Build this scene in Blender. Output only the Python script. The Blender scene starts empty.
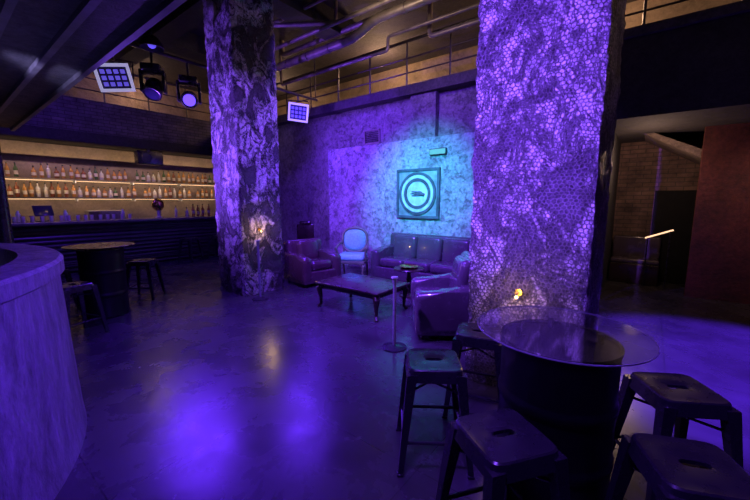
import bpy, bmesh, math, random
from mathutils import Vector, Matrix, noise
random.seed(7)
scene=bpy.context.scene
COL=scene.collection
scene.view_settings.view_transform='Standard'

# ---------------------------------------------------------------- materials
def nmat(name):
    m=bpy.data.materials.new(name); m.use_nodes=True
    nt=m.node_tree; b=nt.nodes['Principled BSDF']
    return m,nt,b
def c4(c): return (c[0],c[1],c[2],1)
def L(nt,a,b): nt.links.new(a,b)
def coords(nt,plane=None):
    tc=nt.nodes.new('ShaderNodeTexCoord'); o=tc.outputs['Object']
    if plane:
        s=nt.nodes.new('ShaderNodeSeparateXYZ'); L(nt,o,s.inputs[0])
        c=nt.nodes.new('ShaderNodeCombineXYZ')
        L(nt,s.outputs[plane[0]],c.inputs[0]); L(nt,s.outputs[plane[1]],c.inputs[1])
        return c.outputs[0]
    return o
def tnoise(nt,vec,scale,detail=6,rough=.6,dist=0):
    n=nt.nodes.new('ShaderNodeTexNoise'); n.inputs['Scale'].default_value=scale
    n.inputs['Detail'].default_value=detail; n.inputs['Roughness'].default_value=rough
    n.inputs['Distortion'].default_value=dist
    L(nt,vec,n.inputs['Vector']); return n.outputs['Fac']
def ramp(nt,fac,stops):
    r=nt.nodes.new('ShaderNodeValToRGB'); L(nt,fac,r.inputs[0])
    e=r.color_ramp.elements
    while len(e)<len(stops): e.new(.5)
    for i,(p,c) in enumerate(stops):
        e[i].position=p; e[i].color=c4(c) if hasattr(c,'__len__') else (c,c,c,1)
    return r.outputs[0]
def mixc(nt,fac,a,b,mode='MIX'):
    m=nt.nodes.new('ShaderNodeMix'); m.data_type='RGBA'; m.blend_type=mode
    for s,v in ((m.inputs[0],fac),(m.inputs[6],a),(m.inputs[7],b)):
        if hasattr(v,'is_linked'): L(nt,v,s)
        elif hasattr(v,'__len__'): s.default_value=c4(v)
        else: s.default_value=v
    return m.outputs[2]
def bump(nt,b,h,strength=.5,dist=.02,prev=None):
    n=nt.nodes.new('ShaderNodeBump'); n.inputs['Strength'].default_value=abs(strength)
    n.invert=strength<0
    n.inputs['Distance'].default_value=dist; L(nt,h,n.inputs['Height'])
    if prev is not None: L(nt,prev,n.inputs['Normal'])
    L(nt,n.outputs[0],b.inputs['Normal']); return n.outputs[0]
def simple(name,c,rough=.5,metal=0,var=.25,scale=12,bst=.15,coat=0):
    m,nt,b=nmat(name); v=coords(nt); f=tnoise(nt,v,scale)
    lo=tuple(x*(1-var) for x in c); hi=tuple(min(1,x*(1+var)) for x in c)
    L(nt,ramp(nt,f,[(.3,lo),(.7,hi)]),b.inputs['Base Color'])
    L(nt,ramp(nt,f,[(.3,max(0,rough-.05)),(.7,min(1,rough+.07))]),b.inputs['Roughness'])
    b.inputs['Metallic'].default_value=metal
    b.inputs['Coat Weight'].default_value=coat
    if bst: bump(nt,b,f,bst,.01)
    return m
def emis(name,c,s,base=None):
    m,nt,b=nmat(name); b.inputs['Base Color'].default_value=c4(base or c)
    b.inputs['Emission Color'].default_value=c4(c); b.inputs['Emission Strength'].default_value=s
    return m
def VM(nt,op,a,b=None):
    n=nt.nodes.new('ShaderNodeVectorMath'); n.operation=op
    for s,v in ((n.inputs[0],a),(n.inputs[1],b)):
        if v is None: continue
        if hasattr(v,'is_linked'): L(nt,v,s)
        else: s.default_value=v
    return n.outputs['Value'] if op=='DOT_PRODUCT' else n.outputs['Vector']
def MA(nt,op,a,b=None):
    n=nt.nodes.new('ShaderNodeMath'); n.operation=op
    for s,v in ((n.inputs[0],a),(n.inputs[1],b)):
        if v is None: continue
        if hasattr(v,'is_linked'): L(nt,v,s)
        else: s.default_value=v
    return n.outputs[0]
def hexedge(nt,vec,cell):
    s=nt.nodes.new('ShaderNodeSeparateXYZ'); L(nt,vec,s.inputs[0])
    u=MA(nt,'ADD',s.outputs[0],s.outputs[1])
    w1=MA(nt,'MULTIPLY',tnoise(nt,vec,4,3,.55),.10); w2=MA(nt,'MULTIPLY',tnoise(nt,vec,4.7,3,.55),.10)
    c=nt.nodes.new('ShaderNodeCombineXYZ')
    L(nt,MA(nt,'DIVIDE',MA(nt,'ADD',MA(nt,'ADD',u,w1),20.),cell),c.inputs[0])
    L(nt,MA(nt,'DIVIDE',MA(nt,'ADD',MA(nt,'ADD',s.outputs[2],w2),20.),cell),c.inputs[1])
    p=c.outputs[0]; S=(1,1.7320508,1); H=(.5,.8660254,.5)
    a=VM(nt,'SUBTRACT',VM(nt,'MODULO',p,S),H)
    b=VM(nt,'SUBTRACT',VM(nt,'MODULO',VM(nt,'SUBTRACT',p,H),S),H)
    def hd(v):
        v=VM(nt,'MULTIPLY',v,(1,1,0))
        ab=VM(nt,'ABSOLUTE',v)
        d=VM(nt,'DOT_PRODUCT',ab,(.5,.8660254,0))
        x=VM(nt,'DOT_PRODUCT',ab,(1,0,0))
        return MA(nt,'MAXIMUM',d,x)
    h=MA(nt,'MINIMUM',hd(a),hd(b))
    return MA(nt,'SUBTRACT',.5,h)
def m_peel(name,wire=False,pale=(.74,.69,.71),dark=(.012,.01,.012),thr=.5,scale=2.2,s2=9,rg=.66,zs=.65):
    m,nt,b=nmat(name); v=coords(nt)
    vs=VM(nt,'MULTIPLY',v,(1,1,zs))            # flakes longer than they are wide
    f=tnoise(nt,vs,scale,11,rg,.6); f2=tnoise(nt,v,34,6,.75)
    f3=tnoise(nt,vs,s2,10,.7,.8)
    # narrow branching cracks where the crack noise crosses its middle value
    cr=MA(nt,'ABSOLUTE',MA(nt,'SUBTRACT',f3,.5))
    crack=ramp(nt,cr,[(.012,0.),(.03,1.)])
    mask=ramp(nt,f,[(thr-.01,0.),(thr+.01,1.)])
    mk=mixc(nt,1.,mask,crack,'MULTIPLY')
    light=ramp(nt,f2,[(.34,tuple(x*.22 for x in pale)),(.58,pale)])
    dk=ramp(nt,f2,[(.38,dark),(.72,tuple(x*9 for x in dark))])
    col=mixc(nt,mk,dk,light)
    n=bump(nt,b,f2,1.,.03)
    hh=ramp(nt,f,[(thr-.04,0.),(thr+.04,1.)])
    n=bump(nt,b,hh,1.,.09,n)
    n=bump(nt,b,mk,1.,.05,n)
    if wire:
        e=hexedge(nt,v,.033)
        w=ramp(nt,e,[(.07,1.),(.14,0.)])
        vis=ramp(nt,tnoise(nt,v,2.,6,.65),[(.34,.35),(.5,.95)])
        wcol=mixc(nt,mk,(.2,.18,.21),(.05,.045,.055))
        col=mixc(nt,mixc(nt,1.,w,vis,'MULTIPLY'),col,wcol)
        bump(nt,b,w,.9,.012,n)
    L(nt,col,b.inputs['Base Color'])
    b.inputs['Roughness'].default_value=.45
    return m
def m_plaster(name,c,scale=1.6,spread=.6,rough=.8,bst=.5,blot=0,fine=.7,zs=1.):
    m,nt,b=nmat(name); v=coords(nt)
    if zs!=1.: v=VM(nt,'MULTIPLY',v,(1,1,zs))
    f=tnoise(nt,v,scale,10,.7,.6); f2=tnoise(nt,v,16,8,.78)
    base=ramp(nt,f,[(.3,tuple(x*(1-spread) for x in c)),(.5,c),(.72,tuple(min(1,x*1.35) for x in c))])
    col=mixc(nt,fine,base,mixc(nt,1.,base,ramp(nt,f2,[(.35,.15),(.62,1.)]),'MULTIPLY'))
    n=bump(nt,b,f2,bst,.03); n=bump(nt,b,f,bst,.08,n)
    if blot:
        f4=tnoise(nt,v,7,13,.75,.4); k=ramp(nt,f4,[(.41,1.),(.46,0.)])
        col=mixc(nt,mixc(nt,1.,k,(blot,)*3,'MULTIPLY'),col,tuple(x*.18 for x in c))
        bump(nt,b,k,-.7,.02,n)
    L(nt,col,b.inputs['Base Color']); b.inputs['Roughness'].default_value=rough
    return m
def m_brick(name,c1,c2,mortar,plane,scale=1.,rough=.85):
    m,nt,b=nmat(name); v=coords(nt,plane); o=coords(nt)
    br=nt.nodes.new('ShaderNodeTexBrick'); L(nt,v,br.inputs['Vector'])
    br.inputs['Color1'].default_value=c4(c1); br.inputs['Color2'].default_value=c4(c2)
    br.inputs['Mortar'].default_value=c4(mortar); br.inputs['Scale'].default_value=scale
    br.inputs['Brick Width'].default_value=.26; br.inputs['Row Height'].default_value=.085
    br.inputs['Mortar Size'].default_value=.008
    f=tnoise(nt,o,3,7,.7)
    L(nt,mixc(nt,1.,br.outputs['Color'],ramp(nt,f,[(.3,.25),(.7,1.)]),'MULTIPLY'),b.inputs['Base Color'])
    b.inputs['Roughness'].default_value=rough
    bump(nt,b,br.outputs['Fac'],-.5,.02)
    return m
def m_floor():
    m,nt,b=nmat('dark_polished_concrete'); v=coords(nt)
    f=tnoise(nt,v,.6,8,.6,.4); f2=tnoise(nt,v,2.4,8,.62,.3)
    br=nt.nodes.new('ShaderNodeTexBrick'); L(nt,v,br.inputs['Vector']); br.offset=0
    br.inputs['Scale'].default_value=1; br.inputs['Brick Width'].default_value=1.25; br.inputs['Row Height'].default_value=1.25
    br.inputs['Mortar Size'].default_value=.004
    br.inputs['Color1'].default_value=(1,1,1,1); br.inputs['Color2'].default_value=(.88,.88,.88,1); br.inputs['Mortar'].default_value=(.5,.5,.5,1)
    base=ramp(nt,f,[(.32,(.028,.025,.03)),(.68,(.07,.065,.075))])
    base=mixc(nt,1.,base,br.outputs['Color'],'MULTIPLY')
    base=mixc(nt,.45,base,mixc(nt,1.,base,ramp(nt,f2,[(.35,.45),(.65,1.)]),'MULTIPLY'))
    L(nt,base,b.inputs['Base Color'])
    L(nt,ramp(nt,f2,[(.3,.2),(.7,.34)]),b.inputs['Roughness'])
    b.inputs['Specular IOR Level'].default_value=.6
    bump(nt,b,tnoise(nt,v,5,6,.6),.15,.012)
    return m
def m_ribs(name,c,axis,freq,rough=.6,metal=0,bs=.6):
    m,nt,b=nmat(name); v=coords(nt)
    w=nt.nodes.new('ShaderNodeTexWave'); w.bands_direction=axis; w.inputs['Scale'].default_value=freq
    w.inputs['Distortion'].default_value=.15
    L(nt,v,w.inputs['Vector']); f=tnoise(nt,v,3,7,.7)
    col=mixc(nt,1.,ramp(nt,w.outputs['Fac'],[(0,tuple(x*.35 for x in c)),(.6,c)]),ramp(nt,f,[(.3,.4),(.7,1.)]),'MULTIPLY')
    L(nt,col,b.inputs['Base Color']); b.inputs['Roughness'].default_value=rough; b.inputs['Metallic'].default_value=metal
    bump(nt,b,w.outputs['Fac'],bs,.03)
    return m
def m_glass():
    m,nt,b=nmat('clear_table_glass'); nt.nodes.remove(b)
    out=nt.nodes['Material Output']
    t=nt.nodes.new('ShaderNodeBsdfTransparent'); t.inputs[0].default_value=(.95,.94,.98,1)
    g=nt.nodes.new('ShaderNodeBsdfGlossy'); g.inputs['Roughness'].default_value=.05
    lw=nt.nodes.new('ShaderNodeLayerWeight'); lw.inputs[0].default_value=.5
    f=MA(nt,'ADD',MA(nt,'MULTIPLY',MA(nt,'POWER',lw.outputs['Facing'],3.),.6),.05)
    mx=nt.nodes.new('ShaderNodeMixShader'); L(nt,f,mx.inputs[0])
    L(nt,t.outputs[0],mx.inputs[1]); L(nt,g.outputs[0],mx.inputs[2]); L(nt,mx.outputs[0],out.inputs[0])
    return m

M_COLL=m_peel('peeling_plaster',False,thr=.475,scale=3.3,s2=5,rg=.68)
M_COLR=m_peel('peeling_plaster_wire_mesh',True,thr=.47,scale=3.4,dark=(.018,.014,.02),s2=5,rg=.7)
M_WALL=m_plaster('rough_concrete_wall',(.29,.26,.25),spread=.45,blot=.35)
M_SLAB=m_plaster('gallery_slab',(.08,.07,.065))
M_PANEL=m_plaster('mottled_plaster_panel',(.55,.5,.54),1.5,.55,blot=.55,bst=1.)
M_DARK=m_plaster('dark_painted_concrete',(.03,.028,.03),1.2,.5)
M_FASC=m_plaster('dark_beam_concrete',(.04,.035,.035),1.5,.6)
M_CEIL=m_plaster('dark_ceiling',(.05,.04,.045),1.,.6)
M_DRUM=m_plaster('streaked_render',(.28,.24,.3),3.,.6,.5,.8,zs=.3)
M_GAL=m_plaster('rough_warm_concrete_wall',(.27,.2,.14),.9,.7,blot=0,bst=.9,fine=.35)
M_BRN=m_brick('old_brick',(.25,.15,.105),(.18,.11,.08),(.11,.08,.06),'XZ')
M_BRW=m_brick('old_brick_bar',(.16,.13,.15),(.10,.085,.11),(.05,.04,.05),'YZ')
M_RED=m_plaster('brown_red_painted_wall',(.13,.028,.02),1.4,.7,.7,.3)
M_FLOOR=m_floor()
M_SOFF=m_plaster('dark_canopy_sheet',(.09,.085,.10),3,.6,.6,.6)
M_RIB=simple('canopy_rib_metal',(.14,.13,.155),.5,.2,.4,5)
M_BEAM=m_plaster('dim_concrete_beam',(.24,.18,.14))
M_BARF=m_ribs('slatted_bar_front',(.075,.065,.08),'Z',3.2,.4)
M_BLKM=simple('black_painted_steel',(.024,.021,.03),.27,.1,.1,8,0)
M_BLACK=simple('doorway_shade_black',(.004,.004,.004),.9,0,.2,8,0)  # near-black colour stands in for shade inside the doorway
M_DRUMM=simple('black_oil_drum',(.008,.008,.011),.4,.3,.15)
M_RAILM=simple('grey_railing_steel',(.06,.05,.05),.4,.5)
M_STEEL=simple('brushed_steel',(.6,.6,.65),.35,.25,.1,30,.05)
M_POST=simple('polished_post_steel',(.42,.41,.46),.3,.4,.1,30,.05)
M_EDGE=simple('frosted_glass_edge',(.35,.35,.42),.25,0,.1,10,0)
M_DUCT=simple('galvanised_duct',(.24,.2,.18),.42,.4,.4,5,.4)
M_LEATH=simple('glossy_black_leather',(.075,.055,.07),.24,0,.12,6,.06,.7)
M_LEATHR=simple('glossy_brown_leather',(.075,.038,.045),.24,0,.12,6,.06,.7)
M_WOOD=simple('dark_wood',(.028,.015,.012),.28,0,.3,5,.08,.3)
M_GILT=simple('carved_wood',(.16,.14,.10),.5)
M_FABRIC=simple('pale_teal_fabric',(.25,.6,.5),.85,0,.2,30,.3)
M_BARTOP=simple('bar_top',(.10,.085,.10),.3,0,.3,6,.1,.3)
M_SHELF=simple('shelf_board',(.14,.10,.085),.4)
M_BACKBAR=m_plaster('bar_back_wall',(.27,.20,.15),1.4,.35,.7,.1,fine=.3)
M_WHITE=emis('white_glow_frame',(.65,.62,1),.45,(.9,.9,.95))  # frame is no lamp; slight emission makes it look brightly lit
M_FACE=simple('dark_blue_lamp_face',(.07,.07,.12),.25)
M_SCREEN=simple('dark_glass_face',(.03,.03,.07),.1,0,.2)
M_GLASS=m_glass()
M_LED=emis('warm_led_strip',(1,.66,.38),1.5)
M_LENS=emis('violet_lens',(.16,.07,1),1.6)
M_LENSD=emis('dim_lens',(.2,.15,1),.5)
M_EXIT=emis('green_sign_face',(.3,.85,.6),.3,(.1,.2,.15))
M_BULB=emis('warm_bulb',(1,.6,.2),6)
M_RAILLED=emis('lit_handrail',(1,.6,.35),1.5)
M_ARTD=simple('dark_relief',(.06,.08,.09),.7,0,.5,6,.5)
M_ARTM=simple('mid_relief',(.25,.3,.3),.7,0,.5,6,.5)
M_ARTL=simple('pale_relief',(.52,.6,.58),.7,0,.3,6,.5)
M_BRASS=simple('brass',(.6,.38,.12),.25,1,.1)
M_LABEL=simple('paper_label',(.7,.6,.48),.7)
M_CAP=simple('black_cap',(.03,.03,.03),.4)
def m_bottle(name,c):
    m,nt,b=nmat(name); b.inputs['Roughness'].default_value=.12
    v=coords(nt); f=tnoise(nt,v,6)
    L(nt,ramp(nt,f,[(.3,tuple(x*.7 for x in c)),(.7,c)]),b.inputs['Base Color'])
    b.inputs['Transmission Weight'].default_value=.2; b.inputs['IOR'].default_value=1.3
    return m
M_BOT=[m_bottle('clear_glass',(.9,.84,.82)),m_bottle('amber_glass',(.75,.36,.12)),m_bottle('green_glass',(.12,.2,.1)),m_bottle('dark_spirit',(.35,.12,.07))]

# ---------------------------------------------------------------- mesh builder
class MB:
    def __init__(s): s.bm=bmesh.new()
    def _add(s,verts,M):
        bmesh.ops.transform(s.bm,matrix=M,verts=verts)
    def _bev(s,vs,bev,seg):
        es=list({e for v in vs for e in v.link_edges})
        rr=bmesh.ops.bevel(s.bm,geom=es,offset=bev,segments=seg,profile=.5,affect='EDGES')
        return list({v for f in rr['faces'] for v in f.verts}|{v for v in vs if v.is_valid})
    def box(s,c,d,bev=0,seg=2,rot=None):
        r=bmesh.ops.create_cube(s.bm,size=1); vs=r['verts']
        bmesh.ops.scale(s.bm,vec=d,verts=vs)
        if bev: vs=s._bev(vs,bev,seg)
        M=Matrix.Translation(c)
        if rot is not None: M=M@rot
        s._add(vs,M); return s
    def prism(s,prof,x0,x1,bev=0,seg=3):
        a=[s.bm.verts.new((x0,y,z)) for y,z in prof]; b=[s.bm.verts.new((x1,y,z)) for y,z in prof]
        s.bm.faces.new(a); s.bm.faces.new(b[::-1]); n=len(prof)
        for i in range(n):
            j=(i+1)%n; s.bm.faces.new((a[i],b[i],b[j],a[j]))
        if bev: s._bev(a+b,bev,seg)
        return s
    def cyl(s,p0,p1,r0,r1=None,seg=16):
        r1=r0 if r1 is None else r1
        p0=Vector(p0);p1=Vector(p1); d=p1-p0
        r=bmesh.ops.create_cone(s.bm,cap_ends=True,segments=seg,radius1=r0,radius2=r1,depth=d.length)
        q=Vector((0,0,1)).rotation_difference(d)
        s._add(r['verts'],Matrix.Translation((p0+p1)/2)@q.to_matrix().to_4x4()); return s
    def sph(s,c,r,sc=(1,1,1),u=16,v=10):
        q=bmesh.ops.create_uvsphere(s.bm,u_segments=u,v_segments=v,radius=r)
        s._add(q['verts'],Matrix.Translation(c)@Matrix.Diagonal((*sc,1))); return s
    def lathe(s,prof,seg=32,c=(0,0,0),M=None):
        rings=[]
        for r,z in prof:
            if r<1e-5: rings.append([s.bm.verts.new((0,0,z))])
            else: rings.append([s.bm.verts.new((r*math.cos(2*math.pi*i/seg),r*math.sin(2*math.pi*i/seg),z)) for i in range(seg)])
        for a,b in zip(rings,rings[1:]):
            for i in range(seg):
                j=(i+1)%seg
                if len(a)==1 and len(b)==1: continue
                if len(a)==1: s.bm.faces.new((a[0],b[j],b[i]))
                elif len(b)==1: s.bm.faces.new((a[i],a[j],b[0]))
                else: s.bm.faces.new((a[i],a[j],b[j],b[i]))
        vs=[v for r in rings for v in r]
        s._add(vs,Matrix.Translation(c)@(M or Matrix.Identity(4))); return s
    def taper(s,p0,s0,p1,s1,up=(0,0,1)):
        p0=Vector(p0);p1=Vector(p1)
        a=[s.bm.verts.new(p0+Vector((x*s0[0]/2,y*s0[1]/2,0))) for x,y in ((-1,-1),(1,-1),(1,1),(-1,1))]
        b=[s.bm.verts.new(p1+Vector((x*s1[0]/2,y*s1[1]/2,0))) for x,y in ((-1,-1),(1,-1),(1,1),(-1,1))]
        s.bm.faces.new(a[::-1]); s.bm.faces.new(b)
        for i in range(4):
            j=(i+1)%4; s.bm.faces.new((a[i],a[j],b[j],b[i]))
        return s
    def tube(s,pts,r,seg=12):
        pts=[Vector(p) for p in pts]; rings=[]; n=len(pts)
        rr=r if hasattr(r,'__len__') else [r]*n
        prev=None
        for i,p in enumerate(pts):
            d=((pts[min(i+1,n-1)]-p).normalized()+(p-pts[max(i-1,0)]).normalized())
            if d.length<1e-6: d=pts[min(i+1,n-1)]-p
            d.normalize()
            if prev is None:
                a=Vector((0,0,1)) if abs(d.z)<.9 else Vector((1,0,0))
                x=d.cross(a).normalized()
            else:
                x=(prev-d*prev.dot(d)).normalized()
            prev=x; y=d.cross(x)
            rings.append([s.bm.verts.new(p+(x*math.cos(2*math.pi*k/seg)+y*math.sin(2*math.pi*k/seg))*rr[i]) for k in range(seg)])
        for a,b in zip(rings,rings[1:]):
            for i in range(seg):
                j=(i+1)%seg; s.bm.faces.new((a[i],a[j],b[j],b[i]))
        s.bm.faces.new(rings[0][::-1]); s.bm.faces.new(rings[-1]); return s
    def obj(s,name,mat,parent=None,loc=(0,0,0),rotz=0,smooth=True):
        bmesh.ops.recalc_face_normals(s.bm,faces=s.bm.faces)
        me=bpy.data.meshes.new(name); s.bm.to_mesh(me); s.bm.free()
        if smooth:
            me.shade_smooth()
            me.set_sharp_from_angle(angle=math.radians(38))
        me.materials.append(mat)
        o=bpy.data.objects.new(name,me); COL.objects.link(o)
        o.location=loc; o.rotation_euler=(0,0,rotz)
        if parent: o.parent=parent
        return o
def tag(o,label,cat,group=None):
    o['label']=label; o['category']=cat
    if group: o['group']=group
    return o
def thing(name,label,cat,loc,rotz=0,group=None):
    e=bpy.data.objects.new(name,None); e.empty_display_size=.1; COL.objects.link(e)
    e.location=loc; e.rotation_euler=(0,0,rotz); return tag(e,label,cat,group)
def dup(root,loc,rotz=0,label=None):
    n=root.copy(); COL.objects.link(n); n.location=loc; n.rotation_euler=(0,0,rotz)
    if label: n['label']=label
    def rec(a,b):
        for ch in a.children:
            c=ch.copy(); c.parent=b; COL.objects.link(c); rec(ch,c)
    rec(root,n); return n
def struct(name,lo,hi,mat,label=None):
    c=[(a+b)/2 for a,b in zip(lo,hi)]; d=[b-a for a,b in zip(lo,hi)]
    o=MB().box((0,0,0),d).obj(name,mat,loc=c,smooth=False); o['kind']='structure'
    if label: o['label']=label
    return o

# ---------------------------------------------------------------- room shell
struct('floor',(-12.2,-6,-.1),(5.2,9.4,0),M_FLOOR)
struct('ceiling',(-13.6,-6,5.6),(5.2,9.4,5.7),M_CEIL)
struct('wall_west',(-12.3,-6,0),(-12.0,9.4,4.2),M_BRW)
struct('wall_west_upper',(-13.6,-6,4.2),(-13.4,9.4,5.6),M_GAL)
struct('trim_13',(-13.4,-6,4.1),(-12,9.4,4.2),M_DARK)
struct('wall_south',(-12.2,-6.1,0),(5.2,-6,5.6),M_DARK)
struct('wall_east',(5.2,-6,0),(5.3,9.4,5.6),M_DARK)
struct('wall_north',(-12,6.75,0),(-.6,6.95,3.85),M_WALL)
struct('wall_north_panel',(-6.7,6.6,0),(-.6,6.75,2.95),M_PANEL)
struct('wall_north_upper',(-13.4,9.2,4.05),(5.2,9.4,5.6),M_GAL)
struct('wall_north_back',(-.6,9.2,0),(5.2,9.4,2.85),M_BRN)
struct('trim_1',(-4.2,6.6,2.95),(-3.6,6.75,3.85),M_WALL)
struct('trim_2',(-12,6.5,3.85),(-.6,9.2,4.05),M_SLAB)
struct('trim_3',(-.6,6.5,2.85),(5.2,9.2,4.05),M_FASC)
struct('trim_14',(-.6,6.42,3.95),(5.2,6.5,4.07),M_SLAB)
struct('wall_passage',(-.75,6.95,0),(-.6,9.2,2.85),M_DARK)
struct('wall_red',(.60,8.0,0),(3.2,8.15,2.85),M_RED)
d=MB().box((0,0,0),(.8,.06,1.85),.005).obj('doorway_1',M_BLACK,loc=(.45,9.165,.925)); d['kind']='structure'  # black slab in place of the dark doorway opening
mb=MB()
pr=[(-.2,2.85),(-.06,2.85),(1.3,2.15),(1.3,1.95)]
a=[mb.bm.verts.new((x,8.15,z)) for x,z in pr]; b=[mb.bm.verts.new((x,9.19,z)) for x,z in pr]
mb.bm.faces.new(a); mb.bm.faces.new(b[::-1])
for i in range(4):
    j=(i+1)%4; mb.bm.faces.new((a[i],b[i],b[j],a[j]))
d=mb.obj('trim_4',M_BEAM,smooth=False); d['kind']='structure'
struct('trim_5',(-12,-5.9,3.3),(-11.5,6.75,4.2),M_BRW)
struct('trim_6',(-12,-.5,3.05),(-10.95,6.75,3.3),M_DARK)
struct('wall_west_lower',(-12,-.5,0),(-11.9,6.75,3.05),M_BACKBAR)
struct('trim_7',(-9.6,-5.9,3.0),(-1.2,1.16,3.45),M_SOFF)
struct('trim_15',(-9.6,1.16,2.95),(-1.2,1.21,3.5),M_RIB)
for k in range(8): struct('trim_%d'%(16+k),(-9.6,.82-k*.34,2.95),(-1.2,.87-k*.34,3.0),M_RIB)
for i,x in enumerate((-9.2,-5.8,-.78,3.2)):
    struct('trim_%d'%(8+i),(x-.25,-5.9,5.2),(x+.25,6.4,5.6),M_DARK)
struct('trim_12',(-11.5,3.4,5.15),(5.1,3.8,5.55),M_DARK)

# ---------------------------------------------------------------- columns
def column(name,cx,cy,s,mat,label,seed):
    bm=bmesh.new(); nz=200; n=24; H=5.6
    rings=[]
    per=[]
    for side in range(4):
        for i in range(n):
            t=-1+2*i/n
            per.append([(t,-1),(1,t),(-t,1),(-1,-t)][side])
    for k in range(nz+1):
        z=H*k/nz; ring=[]
        for (x,y) in per:
            vx,vy=x*s/2,y*s/2
            cor=min(abs(x),abs(y))
            f=1-.03*max(0,(cor-.8)/.2)**2
            p=Vector((vx*f,vy*f,z))
            nn=noise.fractal(Vector((vx*2.2+seed,vy*2.2,z*2.2)),.9,2.,5)*.007+noise.fractal(Vector((vx*8,vy*8+seed,z*8)),.8,2.,4)*.014
            p.x*=1+nn/(s/2); p.y*=1+nn/(s/2)
            ring.append(bm.verts.new(p))
        rings.append(ring)
    m=4*n
    for a,b in zip(rings,rings[1:]):
        for i in range(m):
            j=(i+1)%m; bm.faces.new((a[i],a[j],b[j],b[i]))
    bm.faces.new(rings[0][::-1]); bm.faces.new(rings[-1])
    mb=MB(); mb.bm.free(); mb.bm=bm
    o=mb.obj(name,mat,loc=(cx,cy,0)); return tag(o,label,'column')
column('column',-5.83,3.68,.84,M_COLL,'massive square column with peeling plaster under violet light',1.3)
column('column',-.78,3.44,.95,M_COLR,'massive square column with wire mesh over crumbling plaster',7.7)

# ---------------------------------------------------------------- curved low wall
mb=MB(); R=2.2; Ri=1.98; hw=1.27
mb.lathe([(R+.05,0),(R+.04,.1),(R+.02,.6),(R,hw-.12),(R+.03,hw-.1),(R+.03,hw-.02),(R+.01,hw),(Ri+.015,hw),(Ri,hw-.04),(Ri,0),(R+.05,0)],120)
o=mb.obj('curved_low_wall',M_DRUM,loc=(-3.72,-1.61,0)); tag(o,'curved waist-high wall in streaked dark render','wall')
o=MB().cyl((0,0,0),(0,0,2.95),.075,seg=20).cyl((0,0,0),(0,0,.03),.14).obj('steel_post',M_BLKM,loc=(-6.1,.56,0)); tag(o,'slim round dark steel post up to the soffit','post')

# ---------------------------------------------------------------- stool
def sup(a,b,e,t):
    c,s_=math.cos(t),math.sin(t)
    return (a*math.copysign(abs(c)**(2/e),c),b*math.copysign(abs(s_)**(2/e),s_))
def make_stool(loc,rz,label,H=.65):
    r=thing('bar_stool',label,'stool',loc,rz,'metal bar stools')
    mb=MB(); N=56; loops=[]
    for a,b,e,z in [(.052,.02,3,H-.02),(.052,.02,3,H-.004),(.058,.026,3,H-.002),(.12,.11,4,H-.004),(.146,.146,6,H-.002),(.155,.155,7,H),(.163,.163,7,H-.006),(.168,.168,7,H-.03),(.176,.176,7,H-.075),(.168,.168,7,H-.075),(.160,.160,7,H-.03),(.15,.15,7,H-.012),(.06,.03,3,H-.014)]:
        loops.append([mb.bm.verts.new((*sup(a,b,e,2*math.pi*i/N),z)) for i in range(N)])
    for a,b in zip(loops,loops[1:]):
        for i in range(N):
            j=(i+1)%N; mb.bm.faces.new((a[i],a[j],b[j],b[i]))
    mb.obj('seat',M_BLKM,r)
    top=.145; bot=.212
    for sx in (-1,1):
        for sy in (-1,1):
            mb=MB(); mb.taper((sx*bot,sy*bot,0),(.03,.03),(sx*top,sy*top,H-.03),(.06,.06))
            mb.box((sx*bot,sy*bot,.008),(.042,.042,.016),.004)
            mb.obj('leg',M_BLKM,r)
    zf=.2; h=bot+(top-bot)*zf/(H-.03)
    mb=MB()
    for a,b in (((-h,-h),(h,-h)),((h,-h),(h,h)),((h,h),(-h,h)),((-h,h),(-h,-h))):
        mb.cyl((*a,zf),(*b,zf),.011,seg=8)
    mb.obj('footrest',M_BLKM,r)
    mb=MB(); z2=H-.14; h2=bot+(top-bot)*z2/(H-.03)
    mb.cyl((-h2,-h2,z2),(h2,h2,z2),.008,seg=8); mb.cyl((-h2,h2,z2-.015),(h2,-h2,z2-.015),.008,seg=8)
    mb.obj('cross_brace',M_BLKM,r)
    return r
lab='black sheet-metal bar stool with slotted square seat beside glass-topped drum table'
st=make_stool((-1.01,1.90,0),.62,lab)
dup(st,(-.42,1.45,0),.95); dup(st,(.20,2.42,0),.55); dup(st,(.22,1.72,0),.42); dup(st,(-.97,2.56,0),.3)
lab2='black sheet-metal bar stool beside round drum table near bar'
for x,y,rz in ((-5.45,1.0,.3),(-6.75,2.2,.8),(-7.0,1.05,.2)):
    dup(st,(x,y,0),rz,lab2)
lab3='black metal bar stool standing at bar counter'
for y in (5.2,4.4): dup(st,(-9.9,y,0),.1*y,lab3)

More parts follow.
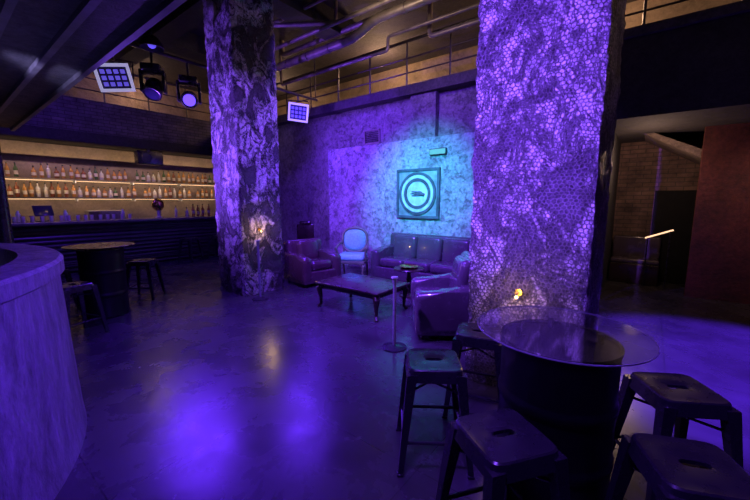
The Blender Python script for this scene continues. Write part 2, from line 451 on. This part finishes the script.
# ---------------------------------------------------------------- drum tables
def drum_table(loc,H,rt,label,glass=True,q=.285):
    r=thing('drum_table',label,'table',loc)
    hb=H-.05; th=.01 if glass else .012
    prof=[(0,0),(q-.01,0),(q+.004,.01),(q+.004,.02)]
    z=.04
    while z<hb-.06:
        rr=q
        for zz in (hb/3,2*hb/3):
            if abs(z-zz)<.02: rr=q+.009
        prof.append((rr,z)); z+=.015
    prof+= [(q,hb-.04),(q+.007,hb-.02),(q+.007,hb),(q-.008,hb),(q-.01,hb-.012),(0,hb-.012)]
    MB().lathe(prof,48).obj('drum',M_DRUMM,r)
    MB().cyl((.15,.08,hb-.014),(.15,.08,hb),.03).obj('bung_cap',M_RAILM,r)
    MB().cyl((-.17,-.05,hb-.014),(-.17,-.05,hb-.002),.015).obj('bung_cap',M_RAILM,r)
    for k in range(4):
        a=k*math.pi/2+.4; MB().cyl((.2*math.cos(a),.2*math.sin(a),hb-.012),(.2*math.cos(a),.2*math.sin(a),H-th-.0005),.015).obj('spacer',M_BLKM,r)
    MB().lathe([(0,H-th),(rt-.002,H-th),(rt,H-th+.002),(rt,H-.002),(rt-.002,H),(0,H)],72).obj('table_top',M_GLASS if glass else M_WOOD,r)
    if glass:
        MB().lathe([(rt+.0005,H-th+.001),(rt+.003,H-th+.002),(rt+.003,H-.002),(rt+.0005,H-.001),(rt+.0005,H-th+.001)],72).obj('polished_edge',M_EDGE,r)
    return r
drum_table((-.33,2.03,0),.97,.42,'black oil drum table with round clear glass top')
drum_table((-6.18,1.5,0),1.02,.42,'black drum table with round dark wooden top',False,.27)

# ---------------------------------------------------------------- seating
def rb(c,d,b,name,mat,parent,seg=4): return MB().box(c,d,b,seg).obj(name,mat,parent)
def club_seat(name,cat,label,loc,rz,W,n,mat,D=.88,HB=.86,HA=.6,slope=.06,aw=.22):
    r=thing(name,label,cat,loc,rz)   # faces local -y
    rb((0,0,.18),(W-.04,D-.06,.24),.03,'base',mat,r)
    iw=W-2*aw
    for i in range(n):
        w=iw/n; x=-iw/2+w*(i+.5)
        rb((x,-.06,.39),(w-.008,D-.22,.19),.075,'seat_cushion',mat,r,6)
    mb=MB()
    mb.box((0,D/2-.12,(HB+.06)/2),(W-.08,.22,HB-.06),.08,6,Matrix.Rotation(-.08,4,'X'))
    mb.obj('backrest',mat,r)
    for i in range(n):
        w=iw/n; x=-iw/2+w*(i+.5)
        mb=MB(); mb.box((x,D/2-.26,.47+(HB-.45)*.4),(w-.012,.18,HB-.44),.085,6,Matrix.Rotation(-.16,4,'X')); mb.obj('back_cushion',mat,r)
    for s in (-1,1):
        xc=s*(W/2-aw/2); y0=-D/2+.02; y1=D/2-.06
        mb=MB()
        mb.prism([(y0,.07),(y1,.07),(y1,HA+slope),(y0+.35,HA),(y0,HA-.02)],xc-aw/2+.005,xc+aw/2,.085,6)
        mb.obj('armrest',mat,r)
    for sx in (-1,1):
        for sy in (-1,1):
            MB().cyl((sx*(W/2-.1),sy*(D/2-.12),0),(sx*(W/2-.1),sy*(D/2-.12),.12),.02,.032,12).obj('leg',M_WOOD,r)
    return r
club_seat('sofa','sofa','long dark leather three-seat sofa against plaster wall',(-3.48,6.08,0),0,2.2,3,M_LEATH,.9,.95,.66)
club_seat('armchair','armchair','brown leather club armchair beside column',(-5.34,4.76,0),math.pi/2+.1-.25,.93,1,M_LEATHR,.86,.86,.60)
club_seat('armchair','armchair','bulky dark leather armchair with thick rounded arms facing table',(-2.0,4.05,0),-math.pi/2+.62,1.0,1,M_LEATH,.9,.96,.60,.10,.22)
club_seat('armchair','armchair','dark leather club armchair beside end of sofa',(-1.72,5.38,0),-math.pi/2,.9,1,M_LEATH,.86,.92,.64)

r=thing('period_armchair','pale teal upholstered period armchair with carved frame by wall','armchair',(-5.06,5.68,0),.5)
rb((0,-.02,.44),(.60,.56,.15),.07,'seat_cushion',M_FABRIC,r)
MB().box((0,0,.35),(.62,.58,.07),.015).obj('seat_frame',M_GILT,r)
mb=MB(); N=40; rings=[]
for sc,yy in ((.02,-.075),(.5,-.07),(.85,-.05),(1.,-.01),(1.,.02),(.85,.05),(.02,.06)):
    ring_=[]
    for i in range(N):
        x,z=sup(.255*sc,.24*sc,3.0,2*math.pi*i/N)
        ring_.append(mb.bm.verts.new((x,.25+yy+z*.12,.78+z)))
    rings.append(ring_)
for a,b in zip(rings,rings[1:]):
    for i in range(N):
        j=(i+1)%N; mb.bm.faces.new((a[i],a[j],b[j],b[i]))
mb.bm.faces.new(rings[0]); mb.bm.faces.new(rings[-1][::-1])
mb.obj('back_pad',M_FABRIC,r)
mb=MB(); pts=[]
for k in range(N+1):
    x,z=sup(.28,.265,2.6,2*math.pi*k/N); pts.append((x,.235+z*.12,.78+z))
mb.tube(pts,.032,8)
for s in (-1,1): mb.tube([(s*.23,.2,.36),(s*.25,.22,.5),(s*.275,.24,.68)],.022,8)
mb.sph((0,.28,1.06),.045,(1.8,.6,.9))
mb.obj('back_frame',M_GILT,r)
for s in (-1,1):
    MB().tube([(s*.27,.24,.74),(s*.32,.12,.71),(s*.34,-.05,.66),(s*.34,-.16,.63),(s*.31,-.13,.54),(s*.30,-.11,.38)],.027,8).obj('armrest',M_GILT,r)
    MB().tube([(s*.26,-.24,.33),(s*.29,-.27,.26),(s*.27,-.25,.14),(s*.28,-.28,.02),(s*.285,-.29,0)],[.035,.034,.022,.018,.02],8).obj('leg',M_GILT,r)
    MB().tube([(s*.26,.23,.33),(s*.27,.25,.2),(s*.27,.29,0)],[.03,.024,.018],8).obj('leg',M_GILT,r)

r=thing('wooden_chair','dark high-backed chair in corner by concrete wall','chair',(-6.9,5.9,0),.7)
rb((0,0,.45),(.46,.44,.06),.02,'seat',M_WOOD,r)
MB().box((0,.21,.8),(.44,.05,.5),.02,3).box((0,.2,1.07),(.3,.05,.12),.04,3).obj('backrest',M_WOOD,r)
for sx in (-1,1):
    for sy in (-1,1): MB().taper((sx*.2,sy*.19,0),(.03,.03),(sx*.19,sy*.18,.44),(.042,.042)).obj('leg',M_WOOD,r)

r=thing('coffee_table','low dark polished wood coffee table with curved legs','table',(-3.42,4.05,0))
MB().box((0,0,.39),(1.24,.84,.035),.012,3).obj('table_top',M_WOOD,r)
MB().box((0,0,.335),(1.1,.7,.08),.008).obj('apron',M_WOOD,r)
for sx in (-1,1):
    for sy in (-1,1):
        MB().tube([(sx*.53,sy*.33,.37),(sx*.57,sy*.37,.29),(sx*.55,sy*.35,.16),(sx*.55,sy*.35,.05),(sx*.58,sy*.38,0)],[.045,.05,.03,.022,.03],10).obj('leg',M_WOOD,r)
r=thing('side_table','small round dark wood side table in front of sofa','table',(-3.2,5.05,0))
MB().lathe([(0,.47),(.26,.47),(.27,.485),(.26,.5),(0,.5)],40).obj('table_top',M_WOOD,r)
MB().lathe([(0,0),(.17,0),(.16,.03),(.04,.06),(.03,.2),(.045,.3),(.03,.42),(.08,.47),(0,.47)],24).obj('pedestal',M_WOOD,r)
o=MB().lathe([(0,.0),(.12,0),(.17,.035),(.165,.038),(.118,.008),(0,.008)],32).obj('bowl',M_BRASS,loc=(-3.2,5.05,.5)); tag(o,'shallow round bowl resting on side table','bowl')

def stanchion(loc,H,label):
    r=thing('stanchion',label,'stanchion',loc)
    MB().lathe([(0,0),(.14,0),(.14,.01),(.11,.018),(.025,.032),(0,.032)],36).obj('base',M_BLKM,r)
    MB().cyl((0,0,.03),(0,0,H-.06),.019,seg=16).obj('post',M_POST,r)
    MB().lathe([(0,H-.08),(.022,H-.08),(.026,H-.06),(.026,H-.02),(.04,H-.015),(.035,H),(0,H+.005)],20).obj('cap',M_POST,r)
    return r
stanchion((-2.16,3.12,0),.82,'slim steel rope stanchion with dark base beside leather armchair')
stanchion((-5.1,3.36,0),1.0,'slim steel rope stanchion with dark base beside peeling column')

# ---------------------------------------------------------------- art, sign, vent
r=thing('wall_art','square weathered relief with dark concentric rings and horizontal emblem','wall art',(-3.97,6.6,1.8))
MB().box((0,-.02,0),(1.06,.04,1.06),.01).obj('panel',M_ARTM,r)
for c,d in (((0,-.045,.5),(1.06,.04,.06)),((0,-.045,-.5),(1.06,.04,.06)),((.5,-.045,0),(.06,.04,.94)),((-.5,-.045,0),(.06,.04,.94))):
    MB().box(c,d,.008).obj('frame_side',M_ARTD,r)
RX=Matrix.Translation((0,-.04,0))@Matrix.Rotation(math.pi/2,4,'X')
def ring(a,b,h,name,m): MB().lathe([(a,0),(b,0),(b,h),(a,h),(a,0)],64,M=RX).obj(name,m,r)
ring(.40,.455,.03,'outer_ring',M_ARTD)
ring(.33,.395,.022,'middle_ring',M_ARTL)
ring(.265,.325,.03,'inner_ring',M_ARTD)
MB().lathe([(0,0),(.26,0),(.26,.012),(0,.012)],64,M=RX).obj('disc',M_ARTL,r)
mb=MB()
mb.sph((.05,-.058,.0),.075,(1.2,.25,.75))
for k,(z,ln) in enumerate(((.032,.15),(.0,.18),(-.032,.15))):
    mb.tube([(.04,-.06,z),(-.05,-.062,z*1.2),(.02-ln,-.06,z*1.4)],[.019,.017,.01],8)
mb.tube([(.09,-.057,-.01),(.18,-.057,-.03)],[.04,.035],8)
mb.obj('emblem',M_ARTD,r)
r=thing('exit_sign','small pale green illuminated emergency sign on wall','sign',(-3.5,6.6,2.64))
MB().box((0,-.035,0),(.38,.07,.13),.01).obj('housing',M_BLKM,r)
MB().box((0,-.075,0),(.35,.01,.10)).obj('face',M_EXIT,r)
r=thing('vent_grille','small metal ventilation grille high on concrete wall','vent',(-5.35,6.75,3.15))
for c,d in (((0,-.015,.15),(.46,.03,.03)),((0,-.015,-.15),(.46,.03,.03)),((.22,-.015,0),(.03,.03,.27)),((-.22,-.015,0),(.03,.03,.27))): MB().box(c,d).obj('frame_side',M_DUCT,r)
for k in range(6): MB().box((0,-.014,-.1+k*.04),(.40,.02,.012),rot=Matrix.Rotation(.6,4,'X')).obj('louvre',M_BLKM,r)

# ---------------------------------------------------------------- bar
CT=1.185
r=thing('bar_counter','long dark bar counter with slatted front','bar counter',(-10.7,2.6,0))
MB().box((0,0,.555),(.62,6.4,1.11),.01).obj('front_panel',M_BARF,r)
MB().box((.03,0,1.15),(.8,6.6,.07),.02,3).obj('worktop',M_BARTOP,r)
MB().cyl((.42,-3.1,.22),(.42,3.1,.22),.022).obj('foot_rail',M_RAILM,r)
r=thing('back_bar_cabinet','low back bar cabinet under bottle shelves','cabinet',(-11.6,2.9,0))
MB().box((0,0,.46),(.55,6.6,.92),.01).obj('body',M_DARK,r)
MB().box((.01,0,.94),(.6,6.7,.04),.01).obj('worktop',M_BARTOP,r)
for k in range(8):
    dr=MB().box((.285,-2.87+k*.82,.48),(.02,.76,.8),.005).obj('door',M_WOOD,r)
    MB().cyl((.305,-2.6+k*.82,.5),(.305,-2.6+k*.82,.65),.008).obj('handle',M_STEEL,dr)
for z in (1.72,2.18):
    r=thing('bottle_shelf','long lit wooden shelf holding bottles behind bar','shelf',(-11.72,3.1,z))
    MB().box((0,0,0),(.34,6.8,.04),.005).obj('board',M_SHELF,r)
    MB().box((-.13,0,-.026),(.02,6.7,.01)).obj('led_strip',M_LED,r)
    for k in range(6): MB().box((-.02,-3.2+k*1.28,-.05),(.24,.02,.06)).obj('bracket',M_STEEL,r)
r=thing('lit_shelf_ledge','empty glowing ledge above bottle shelves behind bar','shelf',(-11.8,3.1,2.74))
MB().box((0,0,0),(.2,6.8,.03),.005).obj('board',M_SHELF,r)
MB().box((-.06,0,.02),(.02,6.7,.01)).obj('led_strip',M_LED,r)
def bottle_mesh(name,prof,body,lz,capz):
    mb=MB(); mb.lathe(prof,14); bm=mb.bm
    bmesh.ops.recalc_face_normals(bm,faces=bm.faces)
    for f in bm.faces:
        z=f.calc_center_median().z
        f.material_index=1 if lz[0]<z<lz[1] else (2 if z>capz else 0); f.smooth=True
    me=bpy.data.meshes.new(name); bm.to_mesh(me); bm.free()
    for m in (body,M_LABEL,M_CAP): me.materials.append(m)
    return me
P1=[(0,0),(.036,0),(.038,.01),(.038,.06),(.0385,.065),(.0385,.15),(.038,.155),(.038,.2),(.03,.23),(.015,.26),(.013,.31),(.016,.312),(.016,.34),(0,.34)]
P2=[(0,0),(.044,0),(.047,.012),(.047,.05),(.0475,.052),(.0475,.12),(.047,.122),(.046,.16),(.03,.19),(.015,.2),(.014,.25),(.018,.252),(.018,.285),(0,.285)]
P3=[(0,0),(.033,0),(.036,.02),(.04,.08),(.0405,.085),(.042,.17),(.0415,.175),(.044,.21),(.035,.24),(.014,.262),(.013,.33),(.017,.332),(.017,.365),(0,.365)]
BMs=[]
for i,mm in enumerate(M_BOT):
    BMs+= [bottle_mesh('bottle',P1,mm,(.062,.152),.305),bottle_mesh('bottle',P2,mm,(.051,.121),.251),bottle_mesh('bottle',P3,mm,(.083,.172),.33)]
names=['clear','amber','green','dark']
rows=((-11.68,2.2005,1.0,6.4,.125,'lit bar shelf'),(-11.68,1.7405,.4,6.4,.125,'lit bar shelf'),(-10.85,CT+.0005,4.5,5.6,.15,'bar counter'))
for row,(x0,z,y0,y1,stp,where) in enumerate(rows):
    y=y0
    while y<y1:
        k=random.choice([0,0,1,1,1,3,0,3,1,2]); j=random.randrange(3)
        o=bpy.data.objects.new('bottle',BMs[k*3+j]); COL.objects.link(o)
        o.location=(x0+random.uniform(-.03,.05),y,z)
        sc=random.uniform(.95,1.03); o.scale=(sc,sc,sc)
        tag(o,names[k]+' glass spirit bottle standing on '+where,'bottle','spirit bottles behind the bar')
        y+=stp+random.uniform(-.01,.03)
        if random.random()<.06: y+=.15
gm=None
for k in range(24):
    y=-.2+k*.15+random.uniform(-.02,.02)
    if gm is None:
        o=MB().lathe([(0,0),(.03,0),(.034,.01),(.04,.13),(.037,.13),(.031,.012),(0,.012)],16).obj('drinking_glass',M_BOT[0]); gm=o.data
    else:
        o=bpy.data.objects.new('drinking_glass',gm); COL.objects.link(o)
    o.location=(-10.62+random.uniform(-.06,.06),y,CT+.0005); tag(o,'plain clear tumbler on bar counter','glass','tumblers on the bar counter')
sm=None
for y in (.25,1.1,1.25,2.05,3.2):
    if sm is None:
        o=MB().lathe([(0,0),(.035,0),(.045,.16),(.043,.17),(.025,.21),(.022,.25),(0,.255)],20).obj('cocktail_shaker',M_STEEL); sm=o.data
    else:
        o=bpy.data.objects.new('cocktail_shaker',sm); COL.objects.link(o)
    o.location=(-10.9,y,CT+.0005); tag(o,'steel cocktail shaker on bar counter','shaker','cocktail shakers on the bar counter')
for y in (.7,2.6):
    o=MB().lathe([(0,0),(.09,0),(.12,.2),(.125,.205),(.113,.2),(.083,.012),(0,.012)],28).obj('ice_bucket',M_DUCT,loc=(-10.88,y,CT+.0005)); tag(o,'round metal ice bucket on bar counter','bucket')
r=thing('till_screen','black till touchscreen on stand on bar counter','till',(-10.85,1.65,CT+.0005),.3)
MB().box((0,0,.01),(.2,.22,.02),.005).cyl((0,0,.02),(.0,0,.14),.02).obj('stand',M_BLKM,r)
MB().box((0.02,0,.24),(.03,.36,.24),.008,2,Matrix.Rotation(-.3,4,'Y')).obj('screen',M_SCREEN,r)
r=thing('beer_tap','metal beer tap tower with round badge on bar','beer tap',(-10.75,4.0,CT+.0005))
MB().lathe([(0,0),(.09,0),(.09,.02),(.045,.04),(.04,.24),(.05,.26),(0,.28)],24).obj('tower',M_STEEL,r)
MB().sph((0,0,.36),.16,(.5,1,1.05),28,18).obj('badge',M_BRASS,r)
MB().tube([(.04,0,.2),(.12,0,.2),(.14,0,.13)],.014,8).obj('spout',M_DUCT,r)
MB().cyl((.1,0,.21),(.12,0,.34),.012,.02,10).obj('tap_handle',M_BLKM,r)
r=thing('espresso_machine','boxy steel espresso machine on back bar worktop','coffee machine',(-11.6,3.0,.961))
rb((0,0,.24),(.42,.8,.4),.03,'body',M_DUCT,r); rb((.05,0,.03),(.5,.8,.06),.01,'drip_tray',M_BLKM,r)
for s in (-1,1): MB().cyl((.22,s*.18,.12),(.4,s*.18,.1),.018,.022).obj('portafilter',M_BLKM,r)
r=thing('loudspeaker','black box loudspeaker hung under bar soffit','loudspeaker',(-11.1,4.0,2.82))
rb((0,0,0),(.3,.62,.36),.02,'cabinet',M_BLKM,r)
MB().lathe([(0,.0),(.13,.0),(.13,.01),(.1,-.02),(0,-.02)],28,M=Matrix.Translation((.155,-.12,0))@Matrix.Rotation(math.pi/2,4,'Y')).obj('woofer',M_SCREEN,r)
MB().cyl((0,0,.17),(0,0,.23),.04).obj('bracket',M_STEEL,r)

# ---------------------------------------------------------------- railings
def railing(label,loc,axis,length,H=.9):
    r=thing('gallery_railing',label,'railing',loc)
    def P(a,z): return (a,0,z) if axis=='x' else (0,a,z)
    n=int(length/1.0)
    for k in range(n+1):
        a=length*k/n; MB().cyl(P(a,0),P(a,H),.02,seg=8).obj('post',M_RAILM,r)
    for z,rr in ((H,.032),(H*.62,.016),(H*.3,.016)):
        MB().cyl(P(-.02,z),P(length+.02,z),rr,seg=8).obj('rail',M_RAILM,r)
railing('dark steel pipe railing along gallery edge',(-11.3,6.6,4.05),'x',16)
railing('dark steel pipe railing above bar beam',(-11.6,-2,4.2),'y',8.4)

# ---------------------------------------------------------------- pipes
def pipe(pts,r,label,m=M_DUCT,bands=True):
    P=[Vector(p) for p in pts]; out=[P[0]]
    for i in range(1,len(P)-1):
        a=(P[i-1]-P[i]).normalized()*min(.25,r*2.2); b=(P[i+1]-P[i]).normalized()*min(.25,r*2.2)
        for t in (0,.25,.5,.75,1): out.append(P[i]+a*(1-t)**2+b*t**2)
    out.append(P[-1]); mb=MB(); mb.tube(out,r,16)
    if bands:
        for a,b in zip(P,P[1:]):
            d=b-a; n=int(d.length/.8)
            for k in range(1,n+1):
                c=a+d*k/(n+1); u=d.normalized()*.02; mb.cyl(c-u,c+u,r*1.14,seg=16)
    o=mb.obj('ceiling_pipe',m); tag(o,label,'pipe'); return o
pipe([(-9,5.6,5.6),(-9,5.6,4.82),(-4.9,5.6,4.82),(-4.4,5.6,5.02),(-.2,5.6,5.02),(-.2,5.6,5.6)],.085,'wide galvanised ventilation duct below ceiling')
pipe([(-8.4,5.2,5.6),(-8.4,5.2,5.0),(.3,5.2,5.0),(.3,5.2,5.6)],.04,'slim steel pipe below ceiling')
pipe([(-7.8,6.05,5.6),(-7.8,6.05,4.62),(-4.4,6.05,4.62),(-4.4,6.05,4.88),(.6,6.05,4.88),(.6,6.05,5.6)],.032,'slim steel pipe beside ventilation duct')
pipe([(-7.6,5.95,5.6),(-7.6,5.95,5.25),(.9,5.95,5.25),(.9,5.95,5.6)],.06,'steel ventilation pipe under ceiling')
pipe([(-7.9,4.9,5.6),(-7.9,4.9,5.3),(.9,4.9,5.3),(.9,4.9,5.6)],.035,'slim steel pipe close under ceiling')
pipe([(-3.6,6.3,5.6),(-3.6,6.3,4.75),(-1.4,6.3,4.75),(-1.4,6.3,5.6)],.045,'steel pipe dropping beside gallery railing')
pipe([(-6.4,4.6,5.6),(-6.4,4.6,5.12),(-5.2,5.4,5.12),(-5.2,5.4,5.6)],.04,'steel pipe crossing under ceiling ducts')
pipe([(-11,2.2,5.6),(-11,2.2,5.0),(-6.9,2.2,5.0),(-6.9,2.2,5.6)],.06,'steel pipe crossing ceiling above bar')

# ---------------------------------------------------------------- lighting bar + fixtures
r=thing('lighting_bar','black suspended lighting pipe under ceiling','lighting rig',(-6.75,0,4.12))
MB().cyl((0,1.3,0),(0,6.3,0),.028).obj('pipe',M_RAILM,r)
for y in (1.5,3.9,6.25): MB().cyl((0,y,0),(0,y,1.48),.012,seg=8).obj('hanger',M_RAILM,r)
def flood(loc,rz,tilt,label,roll=0):
    r=thing('floodlight',label,'stage light',loc,rz)
    M=Matrix.Rotation(roll,4,'Y')@Matrix.Rotation(tilt,4,'X')
    mb=MB(); mb.box(M@Vector((0,.01,0)),(.46,.12,.4),.02,3,M)
    for k in range(5): mb.box(M@Vector((-.16+k*.08,.09,0)),(.012,.06,.34),0,2,M)
    mb.obj('housing',M_BLKM,r)
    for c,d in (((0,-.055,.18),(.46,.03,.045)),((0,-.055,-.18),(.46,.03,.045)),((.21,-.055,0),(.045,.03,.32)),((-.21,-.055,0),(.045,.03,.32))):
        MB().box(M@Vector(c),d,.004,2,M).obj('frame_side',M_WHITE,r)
    mb=MB(); v=M@Vector((0,-.055,.0)); mb.box(v,(.37,.01,.31),.0,2,M); mb.obj('lens_panel',M_FACE,r)
    for i in range(4):
        for j in range(3):
            MB().box(M@Vector((-.13+i*.087,-.062,-.09+j*.09)),(.06,.008,.06),.003,1,M).obj('lamp_cell',M_LENSD,r)
    top=4.12-loc[2]
    MB().tube([(-.25,0,0),(-.25,0,.26),(.25,0,.26),(.25,0,0)],.013,6).obj('bracket',M_BLKM,r)
    MB().cyl((0,0,.24),(0,0,top-.03),.02).obj('clamp',M_BLKM,r)
flood((-6.75,2.05,3.56),1.15,.5,'white-framed rectangular stage floodlight tilted on lighting pipe',-.16)
flood((-6.75,5.7,3.72),.85,.3,'white-framed stage floodlight hung behind peeling column',.1)
def movhead(loc,rz,tilt,lens,label):
    r=thing('moving_head_light',label,'stage light',loc,rz)
    top=4.12-loc[2]
    MB().box((0,0,.31),(.3,.26,.12),.03,3).obj('base',M_BLKM,r)
    MB().cyl((0,0,.36),(0,0,top-.03),.02).obj('clamp',M_BLKM,r)
    mb=MB()
    for s in (-1,1): mb.box((s*.17,0,.11),(.05,.12,.36),.02,3)
    mb.box((0,0,.25),(.37,.14,.05),.02); mb.obj('yoke',M_BLKM,r)
    M=Matrix.Rotation(math.pi/2+tilt,4,'X')
    mb=MB(); mb.lathe([(0,-.17),(.08,-.17),(.12,-.12),(.135,0),(.14,.14),(.125,.16),(.11,.15),(0,.14)],28,M=M); mb.obj('head',M_BLKM,r)
    MB().lathe([(0,.156),(.10,.152),(.10,.145),(0,.145)],28,M=M).obj('lens',lens,r)
movhead((-6.75,2.60,3.52),.9,.9,M_SCREEN,'black moving head stage light switched off')
movhead((-6.75,3.18,3.48),1.1,.4,M_LENS,'black moving head stage light with glowing violet lens')
movhead((-6.75,4.6,3.5),.75,.25,M_LENSD,'black moving head stage light behind column')
r=thing('pendant_lamp','round dark dome lamp hung above stage lights','lamp',(-6.3,2.45,4.05))
MB().lathe([(.04,.13),(.09,.1),(.15,.02),(.17,-.06),(.16,-.06),(.14,.015),(.085,.085),(.04,.11)],32).obj('lamp_shade',M_RAILM,r)
MB().sph((0,0,.0),.06).obj('bulb',M_LENSD,r)
MB().cyl((0,0,.1),(0,0,1.55),.01,seg=8).obj('cable',M_BLKM,r)

# ---------------------------------------------------------------- passage details
r=thing('handrail','lit sloping handrail on slim posts in passage','handrail',(-.05,8.4,0))
MB().cyl((0.02,0,.95),(.42,0,1.12),.014).obj('rail',M_RAILLED,r)
for x,z in ((.06,.96),(.38,1.1)): MB().cyl((x,0,0),(x,0,z),.012,seg=8).obj('post',M_BLKM,r)
r=thing('bench','low dark cushioned bench against passage wall','bench',(-.17,8.85,0))
rb((0,0,.2),(.8,.5,.4),.02,'base',M_WOOD,r); rb((0,0,.45),(.8,.5,.1),.04,'seat_cushion',M_LEATH,r); rb((0,.2,.7),(.8,.1,.45),.04,'backrest',M_LEATH,r)
def lamp(loc,rz,label):  # small fixture added to give each column its warm spot
    r=thing('added_glow_lamp',label,'lamp',loc,rz)
    MB().lathe([(0,0),(.03,0),(.03,.015),(0,.015)],16,M=Matrix.Rotation(math.pi/2,4,'X')).obj('backplate',M_BRASS,r)
    MB().tube([(0,0,0),(0,-.05,0),(0,-.06,-.02)],.006,6).obj('arm',M_BRASS,r)
    MB().sph((0,-.06,-.03),.014).obj('bulb',M_BULB,r)
lamp((-.80,2.96,.90),0,'tiny brass lamp added for warm spot on mesh-covered column')
lamp((-5.405,3.6,1.15),math.pi/2,'tiny brass lamp added for warm spot on peeling column')

# ---------------------------------------------------------------- lights
def spot(loc,tgt,e,col,ang=50,blend=.5,rad=.1):
    l=bpy.data.lights.new('spot_lamp','SPOT'); l.energy=e; l.color=col; l.spot_size=math.radians(ang); l.spot_blend=blend; l.shadow_soft_size=rad
    o=bpy.data.objects.new('spot_lamp',l); COL.objects.link(o); o.location=loc
    o.rotation_euler=(Vector(tgt)-Vector(loc)).to_track_quat('-Z','Y').to_euler(); return o
def point(loc,e,col,rad=.1):
    l=bpy.data.lights.new('point_lamp','POINT'); l.energy=e; l.color=col; l.shadow_soft_size=rad
    o=bpy.data.objects.new('point_lamp',l); COL.objects.link(o); o.location=loc; return o
def area(loc,tgt,e,col,sx,sy):
    l=bpy.data.lights.new('area_lamp','AREA'); l.shape='RECTANGLE'; l.size=sx; l.size_y=sy; l.energy=e; l.color=col
    o=bpy.data.objects.new('area_lamp',l); COL.objects.link(o); o.location=loc
    o.rotation_euler=(Vector(tgt)-Vector(loc)).to_track_quat('-Z','Y').to_euler(); return o
V=(.12,.024,1); V2=(.2,.06,1); V3=(.22,.075,1)
spot((-7.6,2.2,2.2),(-6.0,3.4,2.6),900,V3,110,.7,.03)
spot((-3.2,1.2,4.9),(-5.4,3.7,2.6),1300,V3,32,.6,.03)
spot((-2.4,-.7,2.5),(-.98,3,2.3),4300,V3,46,.8,.03)
spot((-1.9,.9,.3),(-.8,3,2.8),120,V3,60,.8,.03)
spot((-2.9,2.4,4.4),(-4.1,6.6,1.2),1900,(.15,.035,1),95,1.,.2)             # wall wash
spot((-5.0,4.2,4.8),(-6.2,6.7,1.6),650,V,100,1.,.2)
spot((-3.2,3.0,3.3),(-3.9,6.6,1.85),1500,(0.0,.65,.65),50,1.,.03)   # turquoise pool
spot((-3.9,3.4,3.4),(-5.06,5.68,.6),170,(.0,.55,.5),28,.8,.05)
spot((-4.3,2.9,5.1),(-4.0,3.2,0),1250,V,66,1.,.3)            # overhead floor wash
spot((-6.75,5.2,4.0),(-3.4,2.8,0),560,V,75,.9,.7)
spot((-6.7,2.9,3.2),(-3.8,1.3,0),480,V,70,.9,.6)
spot((1.3,4.6,4.9),(1.0,4.7,0),8000,V,44,.4)                 # right floor pool
spot((-.6,.4,4.9),(-.3,1.9,.7),800,V2,45,.8,.3)
spot((-8.5,1.5,4.8),(-9.3,2.8,0),420,V,80,.8)
spot((-8,.5,4.5),(-11.6,2.5,3.9),330,V,60,.8)
spot((-4.5,.3,2.7),(-6.7,3.,3.6),90,(.5,.45,1),40,.8)  # added fill on the stage lights, no fixture modelled
spot((-.7,1.1,2.2),(-2.3,.3,.7),520,V,80,.8,.2)        # curved wall
spot((-4.6,.2,.8),(-5.0,.1,3.0),70,(.3,.24,1),150,1.,.5)        # added fill to brighten canopy underside, no fixture there
point((-6.6,5.9,2.6),25,V,.2)
spot((-2.6,3.2,4.6),(-2.9,4.5,0),1000,V2,65,.8,.05)
spot((-3.4,3.4,4.4),(-3.6,5.9,.5),700,V2,55,.8,.05)
spot((-1.2,5.9,3.7),(-2.3,4.3,.5),500,V2,60,.6,.05)  # added rim light behind the near armchair, no fixture modelled
spot((-3.0,1.6,3.2),(-2.1,3.9,.5),1000,V2,34,.6,.05)  # added front fill so the near armchair is not dark
point((-6,8,5.0),105,(1,.6,.36),.2); point((-1.5,8,5.0),105,(1,.6,.36),.2); point((3,8,5.0),55,(1,.6,.36),.2); point((-10.5,8,5.0),55,(1,.6,.36),.2)
spot((-4,4.2,4.5),(-3.5,5.7,5.0),60,(1,.72,.5),110,.8)
point((-12.7,4.5,5.0),28,(1,.6,.4),.2); point((-12.7,1.5,5.0),22,(1,.6,.4),.2)
point((-.1,7.6,2.3),24,(1,.62,.44),.1); spot((1.8,6.9,2.7),(1.6,8.0,1.5),34,(1,.6,.45),95,1.,.1)
spot((2.5,2.5,4.8),(2.5,6.5,3.4),30,(.7,.5,.6),90,.8)  # added faint spill to lift the dark gallery fascia
point((-.80,2.78,.90),3.0,(1,.6,.2),.02); point((-5.2,3.6,1.15),5,(1,.6,.2),.02)  # light for the added column lamps
area((-11.3,3.1,3.03),(-11.75,3.1,2.2),26,(1,.68,.4),6.4,.1)
area((-11.45,3.1,2.12),(-11.9,3.1,1.8),11,(1,.68,.4),6.4,.05)
area((-11.45,3.1,1.64),(-11.9,3.1,1.2),9,(1,.68,.4),6.4,.05)
w=bpy.data.worlds.new('World'); scene.world=w; w.use_nodes=True
w.node_tree.nodes['Background'].inputs[0].default_value=(.06,.03,.3,1); w.node_tree.nodes['Background'].inputs[1].default_value=.03

# ---------------------------------------------------------------- camera
cam=bpy.data.cameras.new('camera'); co=bpy.data.objects.new('camera',cam); COL.objects.link(co)
cam.lens=16.8; cam.sensor_width=36; cam.clip_start=.05
co.location=(0,0,1.65); co.rotation_euler=(math.radians(82),0,math.radians(38))
scene.camera=co
